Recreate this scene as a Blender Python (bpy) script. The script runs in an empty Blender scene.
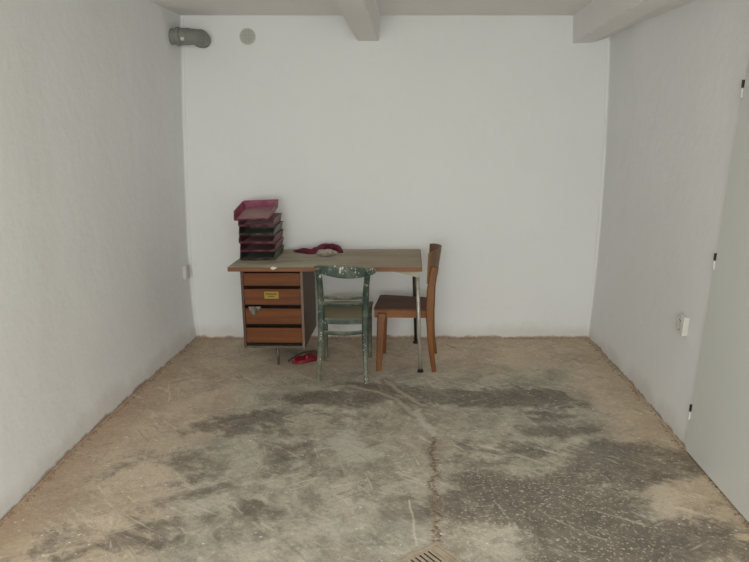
import bpy, bmesh, math, random
from mathutils import Vector, Matrix
random.seed(7)
S = bpy.context.scene
COL = S.collection

# ------------------------------------------------------------------ camera
FPX, CX, CY = 650.0, 374.5, 281.0
PITCH = math.atan(145.0 / FPX)
H = 1.607
cam_d = bpy.data.cameras.new('camera')
cam = bpy.data.objects.new('camera', cam_d); COL.objects.link(cam)
cam.location = (0, 0, H)
cam.rotation_euler = (math.pi / 2 - PITCH, 0, 0)
cam_d.sensor_fit = 'HORIZONTAL'; cam_d.sensor_width = 36.0
cam_d.lens = FPX / 749.0 * 36.0
cam_d.clip_start = 0.05; cam_d.clip_end = 60
S.camera = cam

# ------------------------------------------------------------------ light
S.view_settings.view_transform = 'Standard'
S.view_settings.look = 'None'
S.view_settings.gamma = 1.0
S.view_settings.use_curve_mapping = False
S.view_settings.exposure = 0.20
w = bpy.data.worlds.new('world'); S.world = w; w.use_nodes = True
w.node_tree.nodes['Background'].inputs[0].default_value = (0.85, 0.93, 1.0, 1)
w.node_tree.nodes['Background'].inputs[1].default_value = 0.9

def area(name, loc, rot, sx, sy, power, color):
    d = bpy.data.lights.new(name, 'AREA'); d.shape = 'RECTANGLE'
    d.size = sx; d.size_y = sy; d.energy = power; d.color = color
    o = bpy.data.objects.new(name, d); COL.objects.link(o)
    o.location = loc; o.rotation_euler = rot
    return o
# daylight coming through the window opening in the wall behind the camera
area('window_daylight', (-0.5, -3.12, 1.45), (math.radians(90), 0, 0), 2.2, 1.5, 112, (0.985, 1.0, 1.0))
# added fill, unseen above and behind the camera, to brighten floor and walls
area('overhead_fill', (0.30, -0.2, 2.42), (0, 0, 0), 1.2, 0.9, 34, (1.0, 0.995, 0.98))

# ------------------------------------------------------------------ geometry of the view -> places in the room
def ray(u, v):
    x = (u - CX) / FPX; y = -(v - CY) / FPX
    c, s = math.cos(PITCH), math.sin(PITCH)
    return Vector((x, c + y * s, -s + y * c))
def Zp(u, v, z=0.0):
    r = ray(u, v); t = (z - H) / r.z
    return Vector((r.x * t, r.y * t, z))
def Yp(u, v, y):
    r = ray(u, v); t = y / r.y
    return Vector((r.x * t, y, H + r.z * t))

# ------------------------------------------------------------------ node helper
class E:
    """a value socket with operators"""
    def __init__(s, nt, sock): s.nt, s.s = nt, sock
    def _m(s, op, *a, clamp=False):
        n = s.nt.nodes.new('ShaderNodeMath'); n.operation = op; n.use_clamp = clamp
        for i, q in enumerate((s,) + a):
            if isinstance(q, E): s.nt.links.new(q.s, n.inputs[i])
            else: n.inputs[i].default_value = q
        return E(s.nt, n.outputs[0])
    def __add__(s, o): return s._m('ADD', o)
    def __sub__(s, o): return s._m('SUBTRACT', o)
    def __mul__(s, o): return s._m('MULTIPLY', o)
    __radd__ = __add__; __rmul__ = __mul__
    def inv(s): return (s * -1.0) + 1.0
    def max(s, o): return s._m('MAXIMUM', o)
    def min(s, o): return s._m('MINIMUM', o)
    def abs(s): return s._m('ABSOLUTE')
    def clamp(s): return s._m('ADD', 0.0, clamp=True)
    def step(s, a, b):
        n = s.nt.nodes.new('ShaderNodeMapRange'); n.interpolation_type = 'SMOOTHSTEP'
        s.nt.links.new(s.s, n.inputs[0])
        if a > b:
            n.inputs[1].default_value = b; n.inputs[2].default_value = a
            n.inputs[3].default_value = 1; n.inputs[4].default_value = 0
        else:
            n.inputs[1].default_value = a; n.inputs[2].default_value = b
        return E(s.nt, n.outputs[0])

class Mat:
    def __init__(s, name, rough=0.8, spec=0.3, metal=0.0):
        s.m = bpy.data.materials.new(name); s.m.use_nodes = True
        s.nt = s.m.node_tree; s.b = s.nt.nodes['Principled BSDF']
        s.b.inputs['Roughness'].default_value = rough
        s.b.inputs['Specular IOR Level'].default_value = spec
        s.b.inputs['Metallic'].default_value = metal
        s.co = s.nt.nodes.new('ShaderNodeTexCoord').outputs['Object']
    def mapped(s, scale=(1, 1, 1), loc=(0, 0, 0), rot=(0, 0, 0)):
        src = s.co
        if any(rot):        # turn first, then stretch
            r = s.nt.nodes.new('ShaderNodeMapping'); s.nt.links.new(src, r.inputs[0])
            r.inputs['Rotation'].default_value = rot; src = r.outputs[0]
        n = s.nt.nodes.new('ShaderNodeMapping'); s.nt.links.new(src, n.inputs[0])
        n.inputs['Location'].default_value = loc
        n.inputs['Scale'].default_value = scale
        return n.outputs[0]
    def noise(s, sc, det=4, rough=0.55, dist=0.0, vec=None):
        n = s.nt.nodes.new('ShaderNodeTexNoise'); s.nt.links.new(vec or s.co, n.inputs['Vector'])
        n.inputs['Scale'].default_value = sc; n.inputs['Detail'].default_value = det
        n.inputs['Roughness'].default_value = rough; n.inputs['Distortion'].default_value = dist
        return E(s.nt, n.outputs[0])
    def voro(s, sc, feat='F1', vec=None, rand=1.0, out='Distance'):
        n = s.nt.nodes.new('ShaderNodeTexVoronoi'); n.feature = feat
        s.nt.links.new(vec or s.co, n.inputs['Vector'])
        n.inputs['Scale'].default_value = sc; n.inputs['Randomness'].default_value = rand
        return E(s.nt, n.outputs[out])
    def rgb(s, c):
        n = s.nt.nodes.new('ShaderNodeRGB'); n.outputs[0].default_value = (*c, 1); return n.outputs[0]
    def mix(s, f, a, b):
        n = s.nt.nodes.new('ShaderNodeMix'); n.data_type = 'RGBA'
        if isinstance(f, E): s.nt.links.new(f.s, n.inputs[0])
        else: n.inputs[0].default_value = f
        for i, q in ((6, a), (7, b)):
            if isinstance(q, tuple): n.inputs[i].default_value = (*q, 1)
            else: s.nt.links.new(q, n.inputs[i])
        return n.outputs[2]
    def color(s, c):
        if isinstance(c, tuple): s.b.inputs['Base Color'].default_value = (*c, 1)
        else: s.nt.links.new(c, s.b.inputs['Base Color'])
    def bump(s, h, strength=0.3, dist=0.01):
        n = s.nt.nodes.new('ShaderNodeBump'); n.inputs['Strength'].default_value = strength
        n.inputs['Distance'].default_value = dist
        s.nt.links.new(h.s, n.inputs['Height']); s.nt.links.new(n.outputs[0], s.b.inputs['Normal'])
    def up(s):
        g = s.nt.nodes.new('ShaderNodeNewGeometry'); x = s.nt.nodes.new('ShaderNodeSeparateXYZ')
        s.nt.links.new(g.outputs['Normal'], x.inputs[0]); return E(s.nt, x.outputs[2])
    def xyz(s):
        x = s.nt.nodes.new('ShaderNodeSeparateXYZ'); s.nt.links.new(s.co, x.inputs[0])
        return [E(s.nt, x.outputs[i]) for i in range(3)]

def srgb(r, g, b):
    f = lambda c: (c / 255 / 12.92) if c <= 10 else ((c / 255 + 0.055) / 1.055) ** 2.4
    return (f(r), f(g), f(b))

srgb0 = srgb
# ------------------------------------------------------------------ materials
def plaster(name, col, col2):
    m = Mat(name, 0.95, 0.1)
    n = m.noise(0.8, 4, 0.6); n2 = m.noise(7, 4)
    c = m.mix(n.step(0.35, 0.7), col, col2)
    c = m.mix(n2.step(0.55, 0.75) * 0.18, c, tuple(v * 0.9 for v in col))
    zz = m.xyz()[2]
    c = m.mix((zz + (m.noise(7, 6, 0.7) - 0.5) * 0.09).step(0.024, 0.004) * 0.8, c, srgb(140, 112, 88))
    c = m.mix((zz + (m.noise(3, 5, 0.6) - 0.5) * 0.3).step(0.14, 0.02) * 0.25, c, srgb(172, 156, 136))
    m.color(c)
    h = m.noise(3.0, 5, 0.6) * 1.0 + m.noise(45, 3) * 0.10
    m.bump(h, 0.35, 0.03)
    return m.m
M_wall = plaster('white_plaster', (0.825, 0.83, 0.815), (0.80, 0.80, 0.785))
M_back = plaster('white_plaster_back', (0.80, 0.81, 0.785), (0.785, 0.79, 0.765))
M_ceil = plaster('ceiling_plaster', (0.86, 0.84, 0.815), (0.84, 0.815, 0.79))

def wood(name, a, b, dust=0.0, dustcol=(0.3, 0.27, 0.21), rough=0.5, axis=0, scale=1.0):
    m = Mat(name, rough, 0.4)
    sc = [26 * scale] * 3; sc[axis] = 1.6 * scale
    n = m.noise(1.0, 5, 0.6, 0.6, vec=m.mapped(tuple(sc)))
    c = m.mix(n.step(0.3, 0.7), a, b)
    g = m.noise(9, 5)
    c = m.mix(g.step(0.5, 0.72) * 0.35, c, tuple(v * 0.6 for v in a))
    if dust:
        d = (m.up().step(0.3, 0.9) * m.noise(6, 5, 0.65).step(0.2, 0.62) * dust).clamp()
        c = m.mix(d, c, dustcol)
        c = m.mix(m.noise(18, 4).step(0.6, 0.72) * 0.25, c, dustcol)
    m.color(c); m.bump(n, 0.15, 0.002)
    return m.m
M_drawer = wood('drawer_veneer', srgb(112, 62, 14), srgb(88, 44, 10), rough=0.6)
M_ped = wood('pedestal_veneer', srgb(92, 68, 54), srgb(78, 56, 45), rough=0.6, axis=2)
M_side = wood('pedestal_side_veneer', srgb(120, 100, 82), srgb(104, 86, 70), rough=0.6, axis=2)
M_edge = wood('desk_edge_wood', srgb(130, 86, 50), srgb(108, 72, 46), rough=0.55)
M_seatdark = wood('seat_dark_plywood', srgb(106, 62, 38), srgb(82, 48, 30), dust=0.12, dustcol=srgb(118, 98, 84), rough=0.55)
M_brown = wood('chair_brown_wood', srgb(128, 80, 34), srgb(100, 59, 25), rough=0.45, axis=2)
M_brown_x = wood('chair_brown_rail', srgb(138, 86, 36), srgb(110, 65, 28), rough=0.45)
M_backply = wood('chair_back_plywood', srgb(134, 100, 66), srgb(110, 80, 52), rough=0.5, axis=2)

def tabletop():
    m = Mat('dusty_tabletop', 0.8, 0.25)
    n = m.noise(2.2, 6, 0.65, 0.8, vec=m.mapped((0.9, 2.6, 1)))
    c = m.mix(n.step(0.35, 0.68), srgb(186, 180, 162), srgb(162, 151, 130))
    x, y, z = m.xyz()
    c = m.mix(x.step(0.55, 0.95) * 0.55, c, srgb(156, 138, 115))
    c = m.mix(m.noise(9, 4, 0.7, 1.2, vec=m.mapped((0.5, 3, 1))).step(0.56, 0.7) * 0.5, c, srgb(182, 175, 152))
    c = m.mix(m.noise(3.5, 4, 0.6, vec=m.mapped((1, 1, 1), (4, 2, 0))).step(0.58, 0.72) * 0.6, c, srgb(122, 124, 110))
    c = m.mix(m.voro(26).step(0.16, 0.10) * m.noise(5).step(0.5, 0.6), c, srgb(215, 210, 195))
    m.color(c); m.bump(m.noise(40), 0.2, 0.003)
    return m.m
M_top = tabletop()

def green():
    m = Mat('green_chipped_paint', 0.5, 0.4)
    c = m.mix(m.noise(10, 5).step(0.35, 0.65), srgb(36, 58, 50), srgb(54, 70, 60))
    x, y, z = m.xyz()
    # dust thickens downwards, as on the legs
    d = (z.step(0.38, 0.05) * 0.5 + m.noise(14, 5, 0.65).step(0.42, 0.66) * 0.55).clamp()
    c = m.mix(d, c, srgb(120, 118, 98))
    c = m.mix((m.up().step(0.35, 0.9) * 0.85).clamp(), c, srgb(142, 134, 112))
    sp = (m.voro(34, vec=m.mapped((1, 1, 0.6))).step(0.32, 0.22) * m.noise(7, 3).step(0.46, 0.54) * z.step(0.5, 0.7)).max(m.voro(60).step(0.24, 0.16) * m.noise(9, 3).step(0.5, 0.58))
    c = m.mix(sp, c, srgb(205, 212, 200))
    m.color(c); m.bump(m.noise(30), 0.2, 0.003)
    return m.m
M_green = green()
def greenseat():
    m = Mat('dusty_green_seat', 0.85, 0.2)
    c = m.mix((m.up().step(0.3, 0.8) * 0.95).clamp(), srgb(96, 100, 82), srgb(160, 150, 124))
    c = m.mix(m.noise(9, 5).step(0.5, 0.7) * 0.5, c, srgb(172, 164, 140))
    m.color(c); return m.m
M_gseat = greenseat()

def simple(name, col, rough=0.6, metal=0.0, spec=0.4, dirt=0.0, dirtcol=(0.2, 0.18, 0.14), nsc=12):
    m = Mat(name, rough, spec, metal)
    if dirt: m.color(m.mix(m.noise(nsc, 5, 0.6).step(0.4, 0.7) * dirt, col, dirtcol))
    else: m.color(m.mix(m.noise(nsc).step(0.35, 0.65) * 0.15, col, tuple(v * 0.85 for v in col)))
    return m.m
M_chrome = simple('worn_chrome', srgb(188, 184, 172), 0.42, 0.45, dirt=0.45, dirtcol=srgb(96, 88, 76), nsc=20)
M_legd = simple('tarnished_leg_metal', srgb(110, 96, 80), 0.45, 0.4, dirt=0.6, dirtcol=srgb(60, 50, 42), nsc=30)
M_dark = simple('dark_slot', srgb(20, 16, 14), 0.9)
M_blackmetal = simple('dark_metal', srgb(52, 46, 40), 0.5, 0.4)
M_rubber = simple('black_rubber', srgb(24, 22, 20), 0.7)
M_cream = simple('cream_painted_steel', srgb(170, 164, 142), 0.6, dirt=0.4, dirtcol=srgb(120, 112, 90))
M_base = simple('grey_dusty_rail', srgb(98, 90, 76), 0.8, dirt=0.5, dirtcol=srgb(74, 66, 56))
M_white = simple('white_plastic', srgb(206, 205, 196), 0.35)
M_pin = simple('socket_hole', srgb(60, 58, 54), 0.6)
M_doorgrey = simple('grey_green_door_paint', srgb(212, 214, 208), 0.5, nsc=2)
M_pipe = simple('grey_drain_pipe', srgb(134, 134, 126), 0.5, dirt=0.3, dirtcol=srgb(104, 102, 94))
M_vent = simple('grey_vent_plastic', srgb(196, 196, 186), 0.6)
M_ventd = simple('vent_backing', srgb(150, 150, 142), 0.8)
M_yellow = simple('yellow_sticker', srgb(158, 134, 44), 0.6, dirt=0.3, dirtcol=srgb(120, 96, 40))
M_ink = simple('sticker_ink', srgb(92, 74, 10), 0.6)
M_scrap = simple('dirty_paper', srgb(186, 182, 166), 0.9, dirt=0.9, dirtcol=srgb(104, 100, 86), nsc=22)
M_paint = simple('white_paint_blob', srgb(226, 222, 208), 0.6)
M_yelpap = simple('yellowed_paper', srgb(138, 116, 66), 0.8)
M_maroon = simple('maroon_cloth', srgb(106, 30, 56), 0.9, dirt=0.5, dirtcol=srgb(74, 22, 40), nsc=25)
M_chip = simple('plaster_chip', srgb(186, 178, 160), 0.9, dirt=0.6, dirtcol=srgb(140, 128, 108), nsc=3)
M_brownchip = simple('brown_crumb', srgb(158, 130, 104), 0.95, dirt=0.6, dirtcol=srgb(124, 98, 78), nsc=6)
M_grate = simple('dusty_drain_grate', srgb(178, 164, 142), 0.7, dirt=0.6, dirtcol=srgb(146, 124, 102), nsc=18)
M_drain = simple('drain_pit', srgb(46, 38, 32), 0.9)
def redplastic():
    m = Mat('red_glossy_plastic', 0.35, 0.5)
    c = m.mix(m.noise(16, 4).step(0.4, 0.65), srgb(138, 24, 38), srgb(104, 18, 28))
    c = m.mix((m.up().step(0.75, 0.98) * m.noise(14, 4).step(0.45, 0.62) * 0.5).clamp(), c, srgb(128, 100, 88))
    m.color(c); return m.m
M_red = redplastic()
def bag():
    m = Mat('cloudy_clear_plastic', 0.3, 0.5)
    m.color(m.mix(m.noise(40, 4).step(0.4, 0.65), srgb(196, 188, 170), srgb(150, 136, 118)))
    m.b.inputs['Transmission Weight'].default_value = 0.3
    m.bump(m.noise(60, 3), 0.8, 0.006)
    return m.m
M_bag = bag()
def traymat(name, col, dust, dcol):
    m = Mat(name, 0.45, 0.4)
    d = (m.up().step(0.35, 0.9) * dust + m.noise(12, 5, 0.65).step(0.36, 0.66) * dust * 0.6).clamp()
    m.color(m.mix(d, col, dcol)); return m.m
M_tray = {
 'crimson': traymat('crimson_tray_plastic', srgb(132, 34, 80), 0.8, srgb(158, 122, 118)),
 'maroon': traymat('maroon_tray_plastic', srgb(98, 34, 54), 0.9, srgb(150, 118, 114)),
 'black': traymat('black_tray_plastic', srgb(40, 42, 36), 0.9, srgb(122, 124, 110)),
}

# ------------------------------------------------------------------ mesh helpers
def link(name, bm, mat, parent=None, smooth=False, loc=None):
    me = bpy.data.meshes.new(name)
    bmesh.ops.recalc_face_normals(bm, faces=bm.faces[:])
    bm.to_mesh(me); bm.free()
    if smooth:
        for p in me.polygons: p.use_smooth = True
    me.materials.append(mat)
    o = bpy.data.objects.new(name, me); COL.objects.link(o)
    if parent: o.parent = parent
    if loc is not None: o.location = loc
    return o
def thing(name, label, cat, loc=(0, 0, 0), rz=0, group=None, rot=None):
    o = bpy.data.objects.new(name, None); COL.objects.link(o)
    o.empty_display_size = 0.1
    o.location = loc; o.rotation_euler = rot or (0, 0, rz)
    o['label'] = label; o['category'] = cat
    if group: o['group'] = group
    return o
def tag(o, label, cat, group=None, kind=None):
    o['label'] = label; o['category'] = cat
    if group: o['group'] = group
    if kind: o['kind'] = kind
    return o
def struct(o, label=None):
    o['kind'] = 'structure'
    if label: o['label'] = label
    return o
def box(bm, x0, x1, y0, y1, z0, z1, bev=0.0, seg=2):
    vs = [bm.verts.new((x, y, z)) for x in (x0, x1) for y in (y0, y1) for z in (z0, z1)]
    fs = []
    for q in ((0, 1, 3, 2), (4, 6, 7, 5), (0, 4, 5, 1), (2, 3, 7, 6), (0, 2, 6, 4), (1, 5, 7, 3)):
        fs.append(bm.faces.new([vs[i] for i in q]))
    if bev:
        es = list({e for f in fs for e in f.edges})
        bmesh.ops.bevel(bm, geom=es, offset=bev, segments=seg, profile=0.5, affect='EDGES')
def newbox(*a, **k):
    bm = bmesh.new(); box(bm, *a, **k); return bm
def sweep(bm, pts, prof, up=Vector((0, 0, 1)), cap=True):
    """prof: per point list of (a,b) offsets or one shared; a along side, b along up"""
    pts = [Vector(p) for p in pts]; rings = []
    for i, p in enumerate(pts):
        d = (pts[min(i + 1, len(pts) - 1)] - pts[max(i - 1, 0)]).normalized()
        side = d.cross(up).normalized(); u2 = side.cross(d).normalized()
        pr = prof[i] if isinstance(prof[0], list) else prof
        rings.append([bm.verts.new(p + side * a + u2 * b) for a, b in pr])
    n = len(rings[0])
    for r0, r1 in zip(rings, rings[1:]):
        for k in range(n):
            bm.faces.new((r0[k], r0[(k + 1) % n], r1[(k + 1) % n], r1[k]))
    if cap:
        bm.faces.new(rings[0][::-1]); bm.faces.new(rings[-1])
def rect(w, h, r=0.25):
    c = min(w, h) * r; a, b = w / 2, h / 2
    return [(-a + c, -b), (a - c, -b), (a, -b + c), (a, b - c), (a - c, b), (-a + c, b), (-a, b - c), (-a, -b + c)]
def circ(r, n=12): return [(r * math.cos(2 * math.pi * k / n), r * math.sin(2 * math.pi * k / n)) for k in range(n)]
def tube(bm, pts, r, n=12, up=None):
    rr = r if isinstance(r, (list, tuple)) else [r] * len(pts)
    d = (Vector(pts[-1]) - Vector(pts[0])).normalized()
    up = up or (Vector((0, 1, 0)) if abs(d.z) > 0.8 else Vector((0, 0, 1)))
    sweep(bm, pts, [circ(x, n) for x in rr], up)
def cr(pts, n=6):
    """catmull-rom"""
    P = [Vector(p) for p in pts]; P = [P[0] * 2 - P[1]] + P + [P[-1] * 2 - P[-2]]; out = []
    for i in range(1, len(P) - 2):
        for k in range(n):
            t = k / n; a, b, c, d = P[i - 1:i + 3]
            out.append(0.5 * ((2 * b) + (c - a) * t + (2 * a - 5 * b + 4 * c - d) * t * t + (3 * b - a - 3 * c + d) * t ** 3))
    out.append(P[-2]); return out
def lerp_tab(tab, x):
    if x <= tab[0][0]: a, b = tab[0], tab[1]
    elif x >= tab[-1][0]: a, b = tab[-2], tab[-1]
    else:
        for a, b in zip(tab, tab[1:]):
            if a[0] <= x <= b[0]: break
    return a[1] + (b[1] - a[1]) * (x - a[0]) / (b[0] - a[0])

# ------------------------------------------------------------------ room shell
YB = Zp(390, 337.8).y                 # back wall
YR = -3.2                             # rear wall behind the camera
ZC = Yp(300, 15.5, YB).z              # ceiling
DX = 38.5 / math.hypot(FPX, 145)      # the side walls run in this direction
def prof(pts):
    t = sorted([(Yp(u, v, YB).z, Yp(u, v, YB).x) for u, v in pts]); return t
LB = prof([(180.5, 15.5), (181.3, 60), (182.6, 120), (184.6, 180), (187.5, 245), (191, 295), (194, 320), (197, 338)])
RB = prof([(610.2, 15.5), (609.4, 45), (608, 90), (605.5, 150), (601.5, 210), (597, 260), (592, 305), (588, 337.5)])
LF = sorted([(p.y, p.x) for p in (Zp(197, 338), Zp(142, 386), Zp(80.4, 442), Zp(0, 522.5))])
RF = sorted([(p.y, p.x) for p in (Zp(588, 337.5), Zp(639, 392.5), Zp(686, 449), Zp(749, 521.7))])
def floor_x(tab, y):
    if y < tab[0][0]: return tab[0][1] + DX * (y - tab[0][0])
    return lerp_tab(tab, y)
def wx(side, y, z):
    fx = floor_x(LF if side < 0 else RF, y)
    tab = LB if side < 0 else RB
    b = lerp_tab(tab, max(0, min(z, ZC))) - lerp_tab(tab, 0)
    if side > 0:
        lin = 0.112 * z / ZC
        k = max(0, min(1, (y - 3.3) / 1.2)); b = b * k + lin * (1 - k)
    d = YB - y; r = 0.022
    if d < r: fx += -side * (r - math.sqrt(max(0.0, r * r - (r - max(d, 0.0)) ** 2)))
    return fx + b
def wall_side(name, side):
    bm = bmesh.new(); nz = 36; g = []
    ys = [YR + (YB - 0.04 - YR) * j / 90 for j in range(91)] + [YB - 0.022 + 0.022 * math.sin(math.pi / 2 * k / 8) for k in range(9)] 
    ny = len(ys) - 1
    for y in ys:
        row = []
        for i in range(nz + 1):
            z = -0.06 + (ZC + 0.12) * i / nz
            row.append(bm.verts.new((wx(side, y, z), y, z)))
        g.append(row)
    for j in range(ny):
        for i in range(nz):
            bm.faces.new((g[j][i], g[j + 1][i], g[j + 1][i + 1], g[j][i + 1]))
    # the masonry behind the measured face
    q = [[bm.verts.new(v.co + Vector((side * 0.15, 0, 0))) for v in row] for row in g]
    for j in range(ny):
        for i in range(nz): bm.faces.new((q[j][i], q[j][i + 1], q[j + 1][i + 1], q[j + 1][i]))
        bm.faces.new((g[j][0], q[j][0], q[j + 1][0], g[j + 1][0])); bm.faces.new((g[j][nz], g[j + 1][nz], q[j + 1][nz], q[j][nz]))
    for i in range(nz):
        bm.faces.new((g[0][i], g[0][i + 1], q[0][i + 1], q[0][i])); bm.faces.new((g[ny][i + 1], g[ny][i], q[ny][i], q[ny][i + 1]))
    o = link(name, bm, M_wall, smooth=True)
    return struct(o)
wall_side('wall_left', -1); wall_side('wall_right', 1)
def wall_back():
    bm = bmesh.new(); nx, nz = 60, 40; g = []
    for i in range(nx + 1):
        x = -2.1 + 4.4 * i / nx
        g.append([bm.verts.new((x, YB + 0.075, -0.06 + (ZC + 0.12) * k / nz)) for k in range(nz + 1)])
    for i in range(nx):
        for k in range(nz): bm.faces.new((g[i][k], g[i + 1][k], g[i + 1][k + 1], g[i][k + 1]))
    o = link('wall_back', bm, M_back, smooth=True)
    s = o.modifiers.new('thick', 'SOLIDIFY'); s.thickness = 0.15; s.offset = 0
    return struct(o)
wall_back()
# rear wall with window opening (behind the camera)
bm = bmesh.new()
wx0, wx1, wz0, wz1 = -1.7, 0.7, 0.6, 2.3
box(bm, -2.2, wx0, YR - 0.15, YR, -0.06, ZC + 0.06); box(bm, wx1, 2.2, YR - 0.15, YR, -0.06, ZC + 0.06)
box(bm, wx0, wx1, YR - 0.15, YR, -0.06, wz0); box(bm, wx0, wx1, YR - 0.15, YR, wz1, ZC + 0.06)
struct(link('wall_rear', bm, M_wall))
bm = newbox(-2.3, 2.4, YR - 0.15, YB + 0.15, ZC, ZC + 0.15)
struct(link('ceiling', bm, M_ceil))

# ceiling beams
def beam(name, sect, slantx):
    """sect: (x,z) polygon at the back wall, extruded towards the rear wall along the side wall direction"""
    bm = bmesh.new(); y0, y1 = YR, YB + 0.01
    a = [bm.verts.new((x, y1, z)) for x, z in sect]
    b = [bm.verts.new((x + slantx * (y0 - y1), y0, z)) for x, z in sect]
    n = len(a)
    for k in range(n): bm.faces.new((a[k], a[(k + 1) % n], b[(k + 1) % n], b[k]))
    bm.faces.new(a); bm.faces.new(b[::-1])
    bmesh.ops.bevel(bm, geom=[e for e in bm.edges if abs(e.verts[0].co.y - e.verts[1].co.y) > 1], offset=0.006, segments=2, affect='EDGES')
    return struct(link(name, bm, M_ceil))
p0, p1, p2, p3 = (Yp(357.4, 41, YB), Yp(379.0, 41, YB), Yp(380.6, 15, YB), Yp(357.0, 15, YB))
beam('trim_1', [(p0.x, p0.z), (p1.x, p1.z), (p2.x, ZC + 0.01), (p0.x - 0.002, ZC + 0.01)], DX)
q0, q1, q2 = Yp(572.5, 43, YB), Yp(592, 42.8, YB), Yp(610, 36, YB)
beam('trim_2', [(q0.x, q0.z), (q1.x, q1.z), (q2.x + 0.02, q2.z), (q2.x + 0.2, q2.z), (q2.x + 0.2, ZC + 0.01), (q0.x - 0.006, ZC + 0.01)], DX)

# ------------------------------------------------------------------ floor
def floor_mat():
    G_ = 2.15
    srgb = lambda r, g, b: tuple(min(0.8, c_ * G_) for c_ in srgb0(r, g, b))
    m = Mat('dirty_concrete', 0.9, 0.2)
    x, y, z = m.xyz()
    def vec(sc=1.0, loc=(0, 0, 0), rot=0.0, sx=1.0, sy=1.0): return m.mapped((sx * sc, sy * sc, 1), loc, (0, 0, rot))
    wa = m.noise(1.9, 7, 0.66) - 0.5; wb = m.noise(1.9, 7, 0.66, vec=vec(loc=(7, 3, 1))) - 0.5
    X = x + wa * 0.75; Y = y + wb * 0.75
    n1 = m.noise(3.2, 9, 0.68, 0.5)                              # broad mottling with fine breakup
    n2 = m.noise(11, 8, 0.72, 0.4, vec=vec(loc=(3, 1, 0)))       # medium
    n3 = m.noise(42, 6, 0.7, vec=vec(loc=(1, 8, 0)))             # grain
    n4 = m.noise(1.5, 8, 0.66, 0.8, vec=vec(loc=(5, 9, 2)))
    fib = m.noise(4.0, 8, 0.72, 1.8, vec=vec(rot=0.6, sy=2.6))
    def blob(u, v, ru, rv, rot=0.0, soft=0.8):
        c = Zp(u, v)
        sx = abs(Zp(u + ru, v).x - c.x); sy = abs(Zp(u, v - rv).y - Zp(u, v + rv).y) / 2
        dx = X - c.x; dy = Y - c.y
        if rot:
            cc, ss = math.cos(rot), math.sin(rot)
            dx, dy = dx * cc + dy * ss, dy * cc - dx * ss
        e = dx * (1 / sx); f = dy * (1 / sy)
        return (e * e + f * f).step(1.0 + soft, 1.0 - soft)
    # concrete
    c = m.mix(n1.step(0.34, 0.66), srgb(136, 131, 118), srgb(108, 103, 92))
    c = m.mix(n4.step(0.50, 0.62) * 0.5, c, srgb(124, 115, 101))
    c = m.mix(n2.step(0.48, 0.62) * 0.45, c, srgb(90, 86, 76))
    c = m.mix(n2.step(0.46, 0.34) * 0.35, c, srgb(160, 155, 140))
    # distances to the walls
    base_l = Zp(197, 338); L0 = -base_l.x + DX * base_l.y
    dl = x + (L0 * 1.0) - DX * y
    base_r = Zp(588, 338); R0 = base_r.x - DX * base_r.y
    dr = (x * -1.0) + DX * y + R0
    db = (y * -1.0) + YB
    wob = (m.noise(1.7, 8, 0.68, vec=vec(loc=(2, 2, 0))) - 0.5)
    tan = m.mix(n1.step(0.36, 0.64), srgb(148, 135, 117), srgb(130, 117, 101))
    tan = m.mix(n2.step(0.50, 0.64) * 0.45, tan, srgb(158, 147, 130))
    tan = m.mix(n2.step(0.44, 0.34) * 0.4, tan, srgb(106, 92, 78))
    tb = (db + wob * 1.4).step(1.05, 0.5); tl = (dl + wob * 1.1).step(0.85, 0.40); tr = (dr + wob * 0.7).step(0.46, 0.2)
    c = m.mix(tb.max(tl).max(tr) * 0.92, c, tan)
    c = m.mix((dl + wob * 0.5 + (n2 - 0.5) * 0.25).step(0.30, 0.06) * 0.62, c, srgb(126, 106, 88))
    c = m.mix((dr + wob * 0.4 + (n2 - 0.5) * 0.2).step(0.24, 0.05) * 0.6, c, srgb(134, 121, 101))
    c = m.mix((db + wob * 0.3).step(0.14, 0.02) * 0.5, c, srgb(136, 114, 92))
    # dark bituminous stains, broken up by worn grain
    dark = blob(455, 397, 80, 10).max(blob(545, 402, 50, 11)).max(blob(545, 428, 70, 11) * 0.75)
    dark = dark.max(blob(395, 388, 70, 6) * 0.9).max(blob(545, 505, 125, 34)).max(blob(625, 462, 78, 26) * 0.95)
    dark = (dark * 1.1).max(blob(650, 545, 130, 38) * 1.15).max(blob(500, 456, 48, 16) * 0.8)
    dark = dark.max(blob(330, 399, 60, 9) * 0.85).max(blob(245, 424, 55, 13) * 0.95).max(blob(165, 470, 80, 22) * 0.72)
    dark = dark.max(blob(215, 508, 100, 18) * 0.66).max(blob(90, 545, 95, 22) * 0.82).max(blob(290, 445, 40, 20) * 0.6).max(blob(330, 530, 70, 20) * 0.62).max(blob(290, 495, 170, 50) * 0.46).max(blob(360, 415, 40, 12) * 0.65)
    dv = dark * 0.80 + (n1 - 0.5) * 1.5 + (fib - 0.5) * 1.0 + (n2 - 0.5) * 0.7
    dk = dv.step(0.34, 0.80)
    c = m.mix(dk * 0.80, c, m.mix(n2.step(0.42, 0.58), srgb(62, 57, 50), srgb(84, 78, 69)))
    # pale washed patches
    bl = blob(348, 450, 26, 22).max(blob(390, 535, 60, 22) * 0.7).max(blob(235, 455, 50, 20) * 0.55).max(blob(470, 425, 20, 10) * 0.5)
    c = m.mix((bl + (fib - 0.5) * 1.2).step(0.45, 0.9) * 0.55, c, srgb(138, 138, 126))
    # brushed slurry marks and scrapes in several directions
    def streak(rot, sx, sy, loc, lo, hi, gate):
        a = m.noise(1.0, 5, 0.6, 0.9, vec=m.mapped((sx, sy, 1), loc, (0, 0, rot))).step(lo, hi)
        return a * m.noise(2.1, 4, 0.6, vec=vec(loc=(gate, gate * 2, 0))).step(0.50, 0.60)
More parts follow.
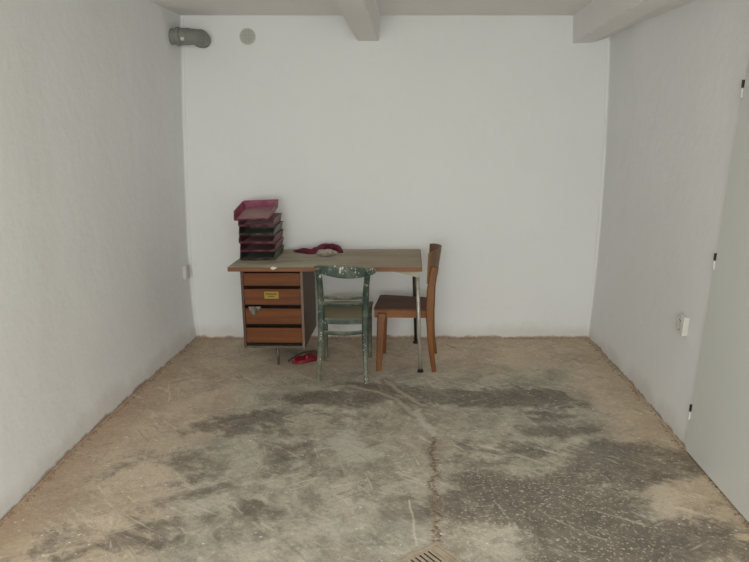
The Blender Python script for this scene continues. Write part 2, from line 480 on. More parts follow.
    lt = streak(0.55, 2.2, 26, (0, 0, 0), 0.57, 0.66, 1).max(streak(-0.5, 2.6, 30, (4, 0, 0), 0.58, 0.68, 3)).max(streak(1.3, 3, 34, (1, 5, 0), 0.60, 0.68, 6)).max(streak(0.85, 4, 30, (9, 5, 0), 0.58, 0.66, 9))
    c = m.mix(lt * 0.45, c, srgb(166, 158, 141))
    dkst = streak(0.9, 3, 30, (2, 7, 0), 0.56, 0.66, 4).max(streak(-0.6, 3, 24, (3, 1, 0), 0.57, 0.68, 8))
    c = m.mix(dkst * 0.45, c, srgb(78, 72, 63))
    # cracks and the filled chase running to the drain
    q1 = m.noise(7, 7, 0.72) - 0.5; q2 = m.noise(7, 7, 0.72, vec=vec(loc=(4, 4, 4))) - 0.5
    def seg(a, b, wob_):
        A, B = Zp(*a), Zp(*b); d = B - A; L2 = d.x ** 2 + d.y ** 2
        nx = x + q1 * wob_; ny = y + q2 * wob_
        t = ((nx - A.x) * (d.x / L2) + (ny - A.y) * (d.y / L2)).clamp()
        ex = nx - A.x - t * d.x; ey = ny - A.y - t * d.y
        return (ex * ex + ey * ey)._m('SQRT')
    def poly(pts, wob_):
        d = None
        for a, b in zip(pts, pts[1:]):
            s_ = seg(a, b, wob_); d = s_ if d is None else d.min(s_)
        return d
    ch = poly([(384, 380), (398, 390), (414, 400), (424, 406)], 0.12).min(poly([(350, 386), (374, 391), (396, 399), (408, 410), (414, 416)], 0.12))
    c = m.mix(ch.step(0.055, 0.028) * 0.55, c, srgb(84, 78, 68))
    c = m.mix(ch.step(0.026, 0.008) * 0.6, c, srgb(140, 130, 114))
    b2 = poly([(417, 412), (420, 421), (430, 428), (435, 436)], 0.12)
    c = m.mix(b2.step(0.035, 0.01) * 0.6, c, srgb(146, 145, 138))
    ck = poly([(434, 436), (431, 450), (436, 468), (434, 484), (437, 498), (434, 508), (439, 518), (435, 530), (436, 542)], 0.20)
    c = m.mix(ck.step(0.036, 0.008) * 0.5, c, srgb(124, 110, 94))
    ckd = ck.step(0.022, 0.006) * n3.step(0.42, 0.52)
    c = m.mix(ckd * 0.7, c, srgb(72, 58, 46))
    c2 = poly([(409, 500), (413, 520), (416, 545)], 0.03)
    c = m.mix(c2.step(0.007, 0.002) * 0.5, c, srgb(160, 152, 138))
    # grain, flecks, pits
    c = m.mix(n3.step(0.54, 0.66) * 0.30, c, srgb(70, 64, 56))
    c = m.mix(n3.step(0.45, 0.34) * 0.28, c, srgb(170, 164, 150))
    right = blob(570, 520, 190, 60)
    sp = m.noise(62, 2, 0.5, vec=vec(loc=(3, 7, 0))).step(0.585, 0.66)
    c = m.mix(sp * (right * 0.72 + 0.16) * n4.step(0.34, 0.55) * 0.75, c, srgb(152, 144, 128))
    fl2 = m.voro(17, vec=vec(loc=(3, 1, 0), sy=1.3)).step(0.13, 0.07) * m.noise(4.5, 3, vec=vec(loc=(9, 2, 0))).step(0.46, 0.56)
    c = m.mix(fl2 * 0.8, c, srgb(190, 184, 168))
    fl3 = m.voro(34, vec=vec(loc=(6, 1, 0), rot=0.6, sy=2.0)).step(0.14, 0.07) * m.noise(3.0, 3, vec=vec(loc=(1, 12, 0))).step(0.46, 0.56)
    c = m.mix(fl3 * 0.6, c, srgb(176, 170, 154))
    m.color(c)
    hgt = n2 * 0.5 + n1 * 0.6 + n3 * 0.25 - ckd * 0.9 - ck.step(0.05, 0.02) * 0.4
    m.bump(hgt, 0.5, 0.02)
    n = m.nt.nodes.new('ShaderNodeMapRange'); m.nt.links.new(dk.s, n.inputs[0])
    n.inputs[3].default_value = 0.92; n.inputs[4].default_value = 0.6
    m.nt.links.new(n.outputs[0], m.b.inputs['Roughness'])
    return m.m
bm = newbox(-2.3, 2.4, YR - 0.15, YB + 0.15, -0.15, 0.0)
struct(link('floor', bm, floor_mat()))

# ------------------------------------------------------------------ door in the right wall
dy1 = Zp(688, 451).y; dwid = 0.82
ztop = None
for k in range(400):       # height of the leaf: where its edge is seen at row 39
    z = 1.5 + k * 0.003
    r = Vector((wx(1, dy1, z), dy1, z)) - Vector((0, 0, H))
    c_, s_ = math.cos(PITCH), math.sin(PITCH)
    depth = r.y * c_ - r.z * s_; upv = r.y * s_ + r.z * c_
    if CY - FPX * upv / depth <= 39: ztop = z; break
ztop = ztop or 2.0
def wall_frame(y):   # origin at floor, following the lean of the wall
    a = Vector((wx(1, y, 0.0), y, 0)); b = Vector((wx(1, y, ztop), y, ztop)); return a, b
bm = bmesh.new()
A0, A1 = wall_frame(dy1); B0, B1 = wall_frame(dy1 - dwid)
out = Vector((-1, 0, 0))
def lerp(a, b, t): return a + (b - a) * t
z0 = 0.008 / ztop
pts_in = [lerp(A0, A1, z0), lerp(A0, A1, 1), lerp(B0, B1, 1), lerp(B0, B1, z0)]
f = [bm.verts.new(p + out * 0.016) for p in pts_in]; g = [bm.verts.new(p - out * 0.03) for p in pts_in]
bm.faces.new(f); bm.faces.new(g[::-1])
for k in range(4): bm.faces.new((f[k], g[k], g[(k + 1) % 4], f[(k + 1) % 4]))
bmesh.ops.bevel(bm, geom=bm.edges[:], offset=0.003, segments=2, affect='EDGES')
door = struct(link('door_1', bm, M_doorgrey))
for v in (87, 260, 411):
    zz = None
    for k in range(900):
        z = 0.05 + k * 0.0025
        r = Vector((wx(1, dy1, z), dy1, z - H)); depth = r.y * c_ - r.z * s_; upv = r.y * s_ + r.z * c_
        if CY - FPX * upv / depth <= v: zz = z; break
    zz = zz or 1.0
    p = Vector((wx(1, dy1, zz) - 0.016, dy1 + 0.008, zz))
    bm = bmesh.new(); tube(bm, [p + Vector((0, 0, -0.006)), p + Vector((0, 0, 0.030))], 0.0068, 10)
    hg = link('hinge', bm, M_blackmetal, door)
    bm = bmesh.new(); tube(bm, [p + Vector((0, 0, -0.05)), p + Vector((0, 0, -0.0065))], 0.0066, 10)
    k_ = link('hinge_knuckle', bm, M_white, hg)

# ------------------------------------------------------------------ wall fittings
def outlet(name, label, side, pc, h, wdt, double=True):
    x = wx(side, pc.y, pc.z)
    t = thing(name, label, 'wall socket', (x, pc.y, pc.z), 0)
    s = -side
    dz = 0.05; lean = (wx(side, pc.y, pc.z + dz) - wx(side, pc.y, pc.z - dz)) / (2 * dz)
    t.rotation_euler = (0, math.atan(lean), -math.atan((wx(side, pc.y + 0.1, pc.z) - wx(side, pc.y - 0.1, pc.z)) / 0.2))
    bm = newbox(*sorted((0.002 * -s, s * 0.028)), -wdt / 2, wdt / 2, -h / 2, h / 2, bev=0.004)
    link('cover_plate', bm, M_white, t)
    for zc in ((h * 0.24, -h * 0.24) if double else (0,)):
        bm = bmesh.new()
        rr = wdt * 0.32
        # recessed round cup: a short ring
        N = 20
        for (ra, xa), (rb, xb) in (((rr, 0.0295), (rr, 0.0275)), ((rr, 0.0295), (rr * 0.86, 0.0295)), ((rr * 0.86, 0.0295), (rr * 0.8, 0.0284)), ((rr * 0.8, 0.0284), (0.0005, 0.0284))):
            for k in range(N):
                a0, a1 = 2 * math.pi * k / N, 2 * math.pi * (k + 1) / N
                vs = [bm.verts.new((s * xx, q * math.cos(a), zc + q * math.sin(a))) for q, xx, a in ((ra, xa, a0), (ra, xa, a1), (rb, xb, a1), (rb, xb, a0))]
                bm.faces.new(vs)
        bmesh.ops.remove_doubles(bm, verts=bm.verts[:], dist=0.0001)
        cup = link('socket_cup', bm, M_white, t)
        for dyy in (-0.010, 0.010):
            bm = bmesh.new(); tube(bm, [(s * 0.0282, dyy, zc), (s * 0.0298, dyy, zc)], 0.0038, 8)
            link('pin_hole', bm, M_pin, cup)
    return t
def hit_wall(side, u, v):
    y = 3.0
    for _ in range(60):
        p = Yp(u, v, y); e = wx(side, y, p.z) - p.x
        r = ray(u, v); y += e / (r.x / r.y - side * 0.0 - 0.06)
    return Yp(u, v, y)
pr = hit_wall(1, 685, 325); pl = hit_wall(-1, 184.5, 272)
outlet('double_wall_socket', 'white double socket low on the right wall beside the door', 1, pr, 0.105, 0.088)
outlet('wall_socket', 'small white socket on the left wall near the back corner', -1, pl, 0.105, 0.075)

# drain pipe: leaves the left wall and elbows into the back wall
pc = Yp(186, 36.5, YB - 0.19); R = 0.058
t = thing('drain_pipe', 'grey plastic drain pipe with elbow running from left wall into back wall', 'pipe', (pc.x, pc.y, pc.z))
xw = wx(-1, pc.y, pc.z) - pc.x
xe = Yp(201.5, 37, YB - 0.06).x - pc.x
bm = bmesh.new()
path = [(xw - 0.03, 0, 0), (xw + 0.03, 0, 0), (0.0, 0, 0)]
cxr = 0.07
for k in range(0, 9):
    a = math.pi / 2 * k / 8
    path.append((xe - cxr + cxr * math.sin(a), cxr - cxr * math.cos(a), 0))
path.append((xe, 0.2, 0))
sweep(bm, path, circ(R * 0.94, 24), Vector((0, 0, 1)))
link('pipe_body', bm, M_pipe, t, smooth=True)
def ring(x0, x1, r):
    bm = bmesh.new(); tube(bm, [(x0, 0, 0), (x0 + 0.004, 0, 0), (x1 - 0.004, 0, 0), (x1, 0, 0)], [r - 0.004, r, r, r - 0.004], 24); return bm
link('socket_collar', ring(xw + 0.035, xw + 0.065, R * 1.1), M_pipe, t)
link('coupling', ring(xw + 0.0655, 0.03, R * 1.0), M_pipe, t)
bm = bmesh.new(); tube(bm, [(xe, 0.08, 0), (xe, 0.086, 0), (xe, 0.11, 0), (xe, 0.115, 0)], [R * 1.0, R * 1.09, R * 1.09, R * 1.0], 24)
link('elbow_collar', bm, M_pipe, t)
bm = newbox(xw + 0.08, xw + 0.105, -R * 1.0 - 0.002, -R * 0.8, -0.034, -0.012, bev=0.002)
o = link('pipe_sticker', bm, M_white, t); o['label'] = 'small white sticker'

# round vent
vc = Yp(247.6, 36.5, YB)
t = thing('round_vent', 'round grey grille vent high on the back wall right of the pipe', 'vent', (vc.x, YB, vc.z))
bm = bmesh.new(); rv = 0.059
sweep(bm, [(0, 0.004, 0), (0, -0.006, 0)], circ(rv * 0.95, 32), Vector((0, 0, 1))); link('vent_backing', bm, M_ventd, t)
bm = bmesh.new(); N = 40
for k in range(N):
    a0, a1 = 2 * math.pi * k / N, 2 * math.pi * (k + 1) / N
    pr_ = [(rv, 0.0), (rv * 0.98, -0.010), (rv * 0.86, -0.012), (rv * 0.84, -0.0065)]
    for (r0, y0), (r1, y1) in zip(pr_, pr_[1:]):
        bm.faces.new([bm.verts.new((r * math.cos(a), y, r * math.sin(a))) for r, y, a in ((r0, y0, a0), (r0, y0, a1), (r1, y1, a1), (r1, y1, a0))])
bmesh.ops.remove_doubles(bm, verts=bm.verts[:], dist=0.0001)
link('vent_rim', bm, M_vent, t)
bm = bmesh.new()
for i in range(-5, 6):
    q = i * 0.0095; hl = math.sqrt(max(0, (rv * 0.86) ** 2 - q * q))
    box(bm, -hl, hl, -0.011, -0.0062, q - 0.0027, q + 0.0027)
    if i % 2 == 0: box(bm, q - 0.0027, q + 0.0027, -0.0112, -0.0062, -hl, hl)
link('vent_grille', bm, M_vent, t)

# floor drain grate
ap = Zp(436.3, 542.5); lf = Zp(404.4, 557.8)
dirx = (lf - ap).normalized(); diry = Vector((-dirx.y, dirx.x, 0))
if (diry.y > 0): diry = -diry
SZ = 0.235
ctr = ap + dirx * SZ / 2 + diry * SZ / 2
t = thing('floor_drain', 'square dusty drain grate set in the concrete floor at the crack end', 'drain', (ctr.x, ctr.y, 0))
t.rotation_euler = (0, 0, math.atan2(-dirx.y, -dirx.x))   # local +x towards the apex
h_ = SZ / 2
bm = bmesh.new()
for a in ((-h_, h_, h_ - 0.015, h_), (-h_, h_, -h_, -h_ + 0.015), (-h_, -h_ + 0.015, -h_ + 0.015, h_ - 0.015), (h_ - 0.015, h_, -h_ + 0.015, h_ - 0.015)):
    box(bm, *a, 0.0, 0.007, bev=0.0015)
link('grate_frame', bm, M_grate, t)
link('drain_pit', newbox(-h_ + 0.014, h_ - 0.014, -h_ + 0.014, h_ - 0.014, 0.0002, 0.0012), M_drain, t)
bm = bmesh.new(); inn = h_ - 0.019; n = 9
for k in range(n):
    x0 = -inn + 2 * inn * k / n
    box(bm, x0, x0 + 2 * inn / n * 0.56, -inn, inn, 0.0013, 0.006, bev=0.001)
box(bm, inn - 0.028, inn, -inn, inn, 0.0013, 0.0062, bev=0.001)
box(bm, -inn, inn, -0.008, 0.008, 0.0013, 0.0063)
box(bm, -inn, inn, inn - 0.006, inn, 0.0013, 0.0063)
link('grate_slats', bm, M_grate, t)

# ------------------------------------------------------------------ desk
TH = 0.030; ZT = 0.750
dFL = Zp(227.5, 267.2, ZT); 
yaw = -math.radians(3.0); tilt = math.radians(0.6)
DW, DD = 1.298, 0.70
RM = Matrix.Rotation(yaw, 4, 'Z') @ Matrix.Rotation(-tilt, 4, 'Y')
org = dFL - (RM @ Vector((0, 0, ZT)))
desk = thing('writing_desk', 'wooden office desk with dusty top, drawer pedestal left and metal leg right', 'desk', org)
desk.rotation_euler = RM.to_euler()
dM = Matrix.Translation(org) @ RM; dMi = dM.inverted()
link('tabletop', newbox(0.002, DW - 0.002, 0.004, DD, ZT - TH + 0.002, ZT, bev=0.002), M_top, desk)
bm = bmesh.new(); box(bm, 0, DW, -0.002, 0.0035, ZT - TH, ZT - 0.001, bev=0.001)
box(bm, -0.002, 0.0018, 0.0035, DD, ZT - TH, ZT - 0.001); box(bm, DW - 0.0018, DW + 0.002, 0.0035, DD, ZT - TH, ZT - 0.001)
link('edge_band', bm, M_edge, desk)
# paint blob on front edge
def lump(bm, c, r, seed, amp=0.25, sub=2, flat=1.0):
    rnd = random.Random(seed); res = bmesh.ops.create_icosphere(bm, subdivisions=sub, radius=1.0)
    for v in res['verts']:
        k = 1 + rnd.uniform(-amp, amp); v.co = Vector((c[0] + v.co.x * r[0] * k, c[1] + v.co.y * r[1] * k, c[2] + v.co.z * r[2] * k))
bx_ = (dMi @ Yp(274, 268, dFL.y)).x
bm = bmesh.new(); lump(bm, (bx_, -0.001, ZT - 0.006), (0.020, 0.006, 0.010), 3, 0.3)
o = link('paint_blob', bm, M_paint, desk, smooth=True); o['label'] = 'dried white paint blob'
# pedestal
PX0 = (dMi @ Yp(240.6, 275, dFL.y + 0.05)).x; PX1 = (dMi @ Yp(303.3, 275, dFL.y + 0.05)).x
PY0, PY1 = 0.045, 0.60
PZ0 = (dMi @ Yp(272, 347.5, dFL.y + 0.05)).z; PZ1 = ZT - TH
st = 0.018
bm = bmesh.new()
box(bm, PX0, PX0 + st, PY0 + 0.0, PY1, PZ0, PZ1, bev=0.001)
link('side_panel', bm, M_ped, desk)
link('side_panel', newbox(PX1 - st, PX1, PY0, PY1, PZ0, PZ1, bev=0.001), M_side, desk)
link('back_panel', newbox(PX0 + st, PX1 - st, PY1 - 0.01, PY1, PZ0, PZ1), M_ped, desk)
link('bottom_rail', newbox(PX0 + st, PX1 - st, PY0 + 0.004, PY1 - 0.011, PZ0, PZ0 + 0.016, bev=0.001), M_base, desk)
link('carcass_recess', newbox(PX0 + st, PX1 - st, PY0 + 0.06, PY0 + 0.065, PZ0 + 0.017, PZ1), M_dark, desk)
# drawers: rows measured on the front
def zrow(v): return (dMi @ Yp(272, v, dFL.y + 0.05)).z
rows = [(272.8, 285.2), (288.6, 304.2), (308.0, 323.4), (327.4, 342.0)]
for i, (a, b) in enumerate(rows):
    za, zb = min(zrow(a), PZ1 - 0.002), zrow(b)
    bm = newbox(PX0 + st + 0.002, PX1 - st - 0.002, PY0 + 0.003, PY0 + 0.020, zb, za, bev=0.0015)
    dr_ = link('drawer', bm, M_drawer, desk)
    # finger lip under the front, in dusty grey
    bm = newbox(PX0 + st + 0.004, PX1 - st - 0.004, PY0 + 0.021, PY0 + 0.030, zb - 0.003, zb + 0.012)
    link('drawer_lip', bm, M_blackmetal, dr_)
    bm = newbox(PX0 + st + 0.003, PX1 - st - 0.003, PY0 + 0.0025, PY0 + 0.0195, zb - 0.0055, zb - 0.0005) if i < 3 else None
    if bm: bm.free()
    # drawer box behind the front
    bm = newbox(PX0 + st + 0.006, PX1 - st - 0.006, PY0 + 0.031, PY0 + 0.055, zb + 0.012, za - 0.02)
    link('drawer_box', bm, M_ped, dr_)
    if i == 1:
        s0 = dMi @ Yp(264.6, 291.2, dFL.y + 0.05); s1 = dMi @ Yp(279.2, 298.0, dFL.y + 0.05)
        sx0, sx1, sz1, sz0 = s0.x, s1.x, s0.z, s1.z
        st_o = link('sticker', newbox(sx0, sx1, PY0 + 0.0018, PY0 + 0.0030, sz0, sz1), M_yellow, dr_); st_o['label'] = 'yellow sticker with two lines of faded print'
        bm = bmesh.new(); rnd = random.Random(5)
        W_ = sx1 - sx0; H_ = sz1 - sz0
        def letters(xa, xb, zc, hh):
            x_ = xa
            while x_ < xb:
                wl = rnd.uniform(0.0035, 0.0055)
                box(bm, x_, min(x_ + wl, xb), PY0 + 0.0012, PY0 + 0.0019, zc - hh, zc + hh); x_ += wl + 0.0011
        letters(sx0 + W_ * 0.10, sx1 - W_ * 0.10, sz0 + H_ * 0.68, 0.0055)
        letters(sx0 + W_ * 0.28, sx1 - W_ * 0.28, sz0 + H_ * 0.34, 0.0045)
        link('sticker_print', bm, M_ink, dr_) .parent = st_o
# crumpled paper scrap hanging from the third slot
s0 = dMi @ Yp(255.5, 309, dFL.y + 0.04)
bm = bmesh.new(); rnd = random.Random(11); g = []
for i in range(9):
    row = []
    for j in range(7):
        a, b = i / 8, j / 6
        half = 0.046 * (1 - b) ** 0.7 * (0.9 + 0.1 * math.sin(5 * a)) + 0.004
        x_ = s0.x + (a - 0.5) * 2 * half - 0.012 * b; z_ = s0.z + 0.020 - 0.062 * b
        y_ = PY0 - 0.004 - 0.010 * rnd.random()
        row.append(bm.verts.new((x_, y_, z_)))
    g.append(row)
for i in range(8):
    for j in range(6): bm.faces.new((g[i][j], g[i + 1][j], g[i + 1][j + 1], g[i][j + 1]))
bmesh.ops.solidify(bm, geom=bm.faces[:], thickness=0.002)
o = link('crumpled_paper', bm, M_scrap); o.matrix_world = dM
tag(o, 'torn grey white paper scrap hanging from the third drawer slot', 'paper')

def foot_tube(name, top_l, foot_w, r0, r1, mat, parent, cap=True):
    a = Vector(top_l); b = dMi @ Vector(foot_w)
    d = (a - b).normalized()
    bm = bmesh.new(); tube(bm, [b + d * (0.018 if cap else 0.001), a], [r1, r0], 14)
    lg = link(name, bm, mat, parent, smooth=True)
    if cap:
        bm = bmesh.new(); tube(bm, [b, b + d * 0.006, b + d * 0.022], [r1 * 1.9, r1 * 1.9, r1 * 1.25], 14)
        link('foot_cap', bm, M_rubber, lg)
    return lg
fr = Zp(420.4, 371.8); br = Zp(415.8, 343.0)
foot_tube('leg', (dMi @ Yp(417.2, 272, fr.y + 0.005)).xyz.to_tuple()[:2] + (ZT - TH,), fr, 0.0135, 0.0115, M_chrome, desk)
topb = dMi @ Yp(413.5, 262, br.y - 0.02); foot_tube('leg', (topb.x, topb.y, ZT - TH), br, 0.0135, 0.0115, M_blackmetal, desk)
pf = Zp(278.6, 365); foot_tube('leg', ((dMi @ pf).x - 0.008, (dMi @ pf).y + 0.03, PZ0), pf, 0.0150, 0.0075, M_legd, desk, False)
pb = pf + Vector((0.02, 0.40, 0)); foot_tube('leg', ((dMi @ pb).x - 0.008, (dMi @ pb).y - 0.01, PZ0), pb, 0.0150, 0.0075, M_legd, desk, False)
# leg frame under the top: tapered gussets and a cross rail
lx = (dMi @ fr).x; ly = (dMi @ fr).y; lyb = (dMi @ br).y
bm = bmesh.new(); zt = ZT - TH - 0.0003
def wedge(bm, pts, y0, y1):
    a = [bm.verts.new((x, y0, z)) for x, z in pts]; b = [bm.verts.new((x, y1, z)) for x, z in pts]
    bm.faces.new(a); bm.faces.new(b[::-1]); n = len(a)
    for k in range(n): bm.faces.new((a[k], a[(k + 1) % n], b[(k + 1) % n], b[k]))
gx = (dMi @ Yp(394, 272, fr.y)).x
gx1 = (dMi @ Yp(418.5, 272, fr.y)).x
wedge(bm, [(gx, zt), (gx, zt - 0.006), (gx1 - 0.03, zt - 0.040), (gx1 + 0.004, zt - 0.042), (gx1 + 0.004, zt)], 0.03, 0.034)
wedge(bm, [(gx1 - 0.03, zt - 0.030), (gx1 - 0.03, zt), (gx1 + 0.004, zt), (gx1 + 0.004, zt - 0.030)], 0.0342, 0.56)
link('frame_rail', bm, M_cream, desk)

# ------------------------------------------------------------------ letter trays
def make_tray(mat):
    """width 0.25 (x), depth 0.32 (y), origin at floor centre; open low front towards -y"""
    bm = bmesh.new(); W_, D_, Hh, T = 0.246, 0.315, 0.058, 0.0025
    # floor with a slight front upturn
    def quadbox(a): box(bm, *a)
    quadbox((-W_ / 2 + 0.006, W_ / 2 - 0.006, -D_ / 2, D_ / 2 - 0.006, 0.004, 0.004 + T))
    # side walls flare outward, sloping down to the front
    for s in (-1, 1):
        prof_ = [(-D_ / 2 - 0.012, 0.016), (-D_ / 2 + 0.012, 0.036), (-D_ / 2 + 0.045, Hh), (D_ / 2, Hh), (D_ / 2, 0.0), (-D_ / 2, 0.0)]
        def P(y, z, o): return (s * (W_ / 2 - 0.006 + 0.012 * z / Hh + o), y, z)
        a = [bm.verts.new(P(y, z, 0)) for y, z in prof_]; b = [bm.verts.new(P(y, z, T)) for y, z in prof_]
        bm.faces.new(a); bm.faces.new(b[::-1]); n = len(a)
        for k in range(n): bm.faces.new((a[k], a[(k + 1) % n], b[(k + 1) % n], b[k]))
    # back wall
    def quad(v0, v1, v2, v3, th):
        a = [bm.verts.new(v) for v in (v0, v1, v2, v3)]; b = [bm.verts.new(Vector(v) + Vector(th)) for v in (v0, v1, v2, v3)]
        bm.faces.new(a); bm.faces.new(b[::-1])
        for k in range(4): bm.faces.new((a[k], a[(k + 1) % 4], b[(k + 1) % 4], b[k]))
    w0, w1 = W_ / 2 - 0.006, W_ / 2 + 0.006
    quad((-w0, D_ / 2 - T, 0), (w0, D_ / 2 - T, 0), (w1, D_ / 2 + 0.006, Hh), (-w1, D_ / 2 + 0.006, Hh), (0, T, 0))
    # front lip leaning outwards
    quad((-w0, -D_ / 2, 0.002), (w0, -D_ / 2, 0.002), (w0 + 0.003, -D_ / 2 - 0.014, 0.018), (-w0 - 0.003, -D_ / 2 - 0.014, 0.018), (0, T, 0))
    # rolled top rims on the sides
    for s in (-1, 1):
        x0 = s * (W_ / 2 + 0.006)
        box(bm, min(x0, x0 + s * 0.006), max(x0, x0 + s * 0.006), -D_ / 2 + 0.045, D_ / 2, Hh - 0.004, Hh)
    return link('letter_tray', bm, M_tray[mat])
bf = Zp(240.3, 260.9, ZT); bfr = Zp(274.8, 260.6, ZT)
c0 = (bf + bfr) / 2
# top surface height at that place (desk tilt)
def desk_top_z(x, y): 
    l = dMi @ Vector((x, y, ZT)); return (dM @ Vector((l.x, l.y, ZT))).z
yawv = Vector((math.sin(-yaw), math.cos(yaw), 0))
tc = c0 + yawv * 0.158
tz = desk_top_z(tc.x, tc.y)
step = 0.0595
specs = [('black', 0, 0, 'black letter tray under dust, bottom of the stack on the desk'),
         ('maroon', 0.001, 1.0, 'dusty maroon letter tray directly on the bottom black one'),
         ('maroon', -0.002, -0.8, 'dusty maroon letter tray directly beneath the upper black tray'),
         ('black', -0.001, 0.6, 'dark green-black letter tray holding a white scrap, middle of stack'),
         ('maroon', -0.006, 1.5, 'maroon letter tray just beneath the tilted crimson top tray')]
zs = []
for i, (mt, dx, ry, lab) in enumerate(specs):
    o = make_tray(mt)
    z_ = tz + 0.0008 + i * step
    o.location = (tc.x + dx, tc.y, z_); o.rotation_euler = (0, -tilt, yaw + math.radians(ry))
    tag(o, lab, 'letter tray', 'letter trays stacked on the desk'); zs.append(z_)
o = make_tray('crimson')
o.location = (tc.x - 0.024, tc.y - 0.02, zs[-1] + step + 0.014)
o.rotation_euler = (math.radians(10), math.radians(-2.5), yaw + math.radians(-1))
tag(o, 'bright crimson letter tray tilted on top of the stack', 'letter tray', 'letter trays stacked on the desk')
def sheet(cx_, cy_, cz_, w_, d_, rz, mat, seed, name, label, cat):
    bm = bmesh.new(); rnd = random.Random(seed); g = []
    for i in range(6):
        g.append([bm.verts.new(((i / 5 - .5) * w_ + rnd.uniform(-.02, .02) * w_, (j / 5 - .5) * d_, rnd.uniform(0, 0.004))) for j in range(6)])
    for i in range(5):
        for j in range(5): bm.faces.new((g[i][j], g[i + 1][j], g[i + 1][j + 1], g[i][j + 1]))
    bmesh.ops.solidify(bm, geom=bm.faces[:], thickness=0.0015)
    o = link(name, bm, mat); o.location = (cx_, cy_, cz_); o.rotation_euler = (0, 0, rz)
    return tag(o, label, cat)
pw = Zp(269, 229.3, zs[3] + 0.03)
sheet(tc.x + 0.075, tc.y - 0.13, zs[3] + 0.0095, 0.05, 0.045, 0.3, M_paint, 4, 'paper_scrap', 'small white scrap in the upper black letter tray', 'paper')
sheet(tc.x - 0.005, tc.y - 0.12, zs[4] + 0.0095, 0.09, 0.07, -0.2, M_yelpap, 5, 'folded_paper', 'yellowed folded paper beneath the crimson top tray', 'paper')

# ------------------------------------------------------------------ rag and crumpled plastic on the desk
def zt_at(u, v):
    p = Zp(u, v, ZT)
    for _ in range(4): p = Zp(u, v, desk_top_z(p.x, p.y))
    return p
def folded(bm, pts, wd, ht, seed, n=10):
    """a soft folded roll of cloth lying on a surface"""
    rnd = random.Random(seed); P = cr(pts, 6); m_ = len(P); rings = []
    N = 14
    for i, p in enumerate(P):
        t = i / (m_ - 1); k = i / 6
        k0 = min(int(k), len(wd) - 2); f_ = k - k0
        w_ = wd[k0] * (1 - f_) + wd[k0 + 1] * f_; h__ = ht[k0] * (1 - f_) + ht[k0 + 1] * f_
        d = (P[min(i + 1, m_ - 1)] - P[max(i - 1, 0)]); d.z = 0; d.normalize(); s = Vector((-d.y, d.x, 0))
        ring = []
        for q in range(N):
            a = 2 * math.pi * q / N
            rr = 1 + 0.16 * math.sin(3 * a + i * 0.7) + rnd.uniform(-0.07, 0.07)
            ring.append(bm.verts.new(p + s * (math.cos(a) * w_ * rr) + Vector((0, 0, max(0.0, h__ * (0.5 + 0.55 * math.sin(a) * rr))))))
        rings.append(ring)
    for r0, r1 in zip(rings, rings[1:]):
        for q in range(N): bm.faces.new((r0[q], r0[(q + 1) % N], r1[(q + 1) % N], r1[q]))
    bm.faces.new(rings[0]); bm.faces.new(rings[-1])
a = [zt_at(294.5, 251.5), zt_at(302, 252.2), zt_at(311, 253.2), zt_at(318, 252.5), zt_at(324, 250.8), zt_at(331, 250.6), zt_at(337, 251), zt_at(341.5, 253)]
base = a[0].z
bm = bmesh.new(); folded(bm, a, [0.016, 0.04, 0.05, 0.05, 0.05, 0.05, 0.032, 0.016], [0.010, 0.026, 0.028, 0.036, 0.048, 0.050, 0.036, 0.010], 21)
o = link('crumpled_cloth', bm, M_maroon, smooth=True)
o.location = (0, 0, 0.0015)
tag(o, 'crumpled maroon cloth lying along the back of the desk top', 'cloth')
c_bag = zt_at(326.5, 257)
bm = bmesh.new(); lump(bm, (0, 0, 0.026), (0.072, 0.035, 0.026), 9, 0.16, 3)
for v in bm.verts: v.co.z = max(0, v.co.z)
o = link('crumpled_plastic', bm, M_bag); o.location = (c_bag.x, c_bag.y + 0.02, c_bag.z + 0.001)
tag(o, 'crumpled clear plastic ball in front of the maroon cloth', 'plastic')

# ------------------------------------------------------------------ green chair (seen from behind)
def world_thing(name, label, cat, c):
    t = thing(name, label, cat, (c.x, c.y, 0)); return t
RL, RR = Zp(318.6, 381.0), Zp(366.4, 383.5)
FL_, FR_ = Zp(326.5, 357.5), Zp(370.0, 356.8)
cg = (RL + RR + FL_ + FR_) / 4
gc = world_thing('green_chair', 'green painted wooden chair with chipped dusty paint, its back to us', 'chair', cg)
def loc(p): return Vector(p) - Vector((cg.x, cg.y, 0))
yr = (RL.y + RR.y) / 2
def g_post(foot, lst):
    pts = [loc(foot)] + [loc(Yp(u, v, yr + dy)) for u, v, dy in lst]
    return cr(pts, 5)
def post_mesh(pts, w0, w1, w2, dpt):
    bm = bmesh.new(); n = len(pts); pr_ = []
    for i in range(n):
        t = i / (n - 1)
        w_ = w0 + (w1 - w0) * min(1, t / 0.45) if t < 0.45 else w1 + (w2 - w1) * (t - 0.45) / 0.55
        pr_.append(rect(w_, dpt * (0.75 + 0.25 * min(1, t * 2.5)), 0.3))
    sweep(bm, pts, pr_, Vector((0, 1, 0))); return bm
Lp = g_post(RL, [(320.2, 352, 0.02), (321.3, 322, 0.035), (320.8, 300, 0.02), (319.5, 282, -0.015), (317.8, 268.5, -0.05)])
Rp = g_post(RR, [(365.2, 352, 0.02), (365.0, 322, 0.035), (365.6, 300, 0.02), (366.6, 284, -0.015), (368.2, 270, -0.05)])
link('rear_leg', post_mesh(Lp, 0.030, 0.044, 0.036, 0.034), M_green, gc)
link('rear_leg', post_mesh(Rp, 0.030, 0.044, 0.036, 0.034), M_green, gc)
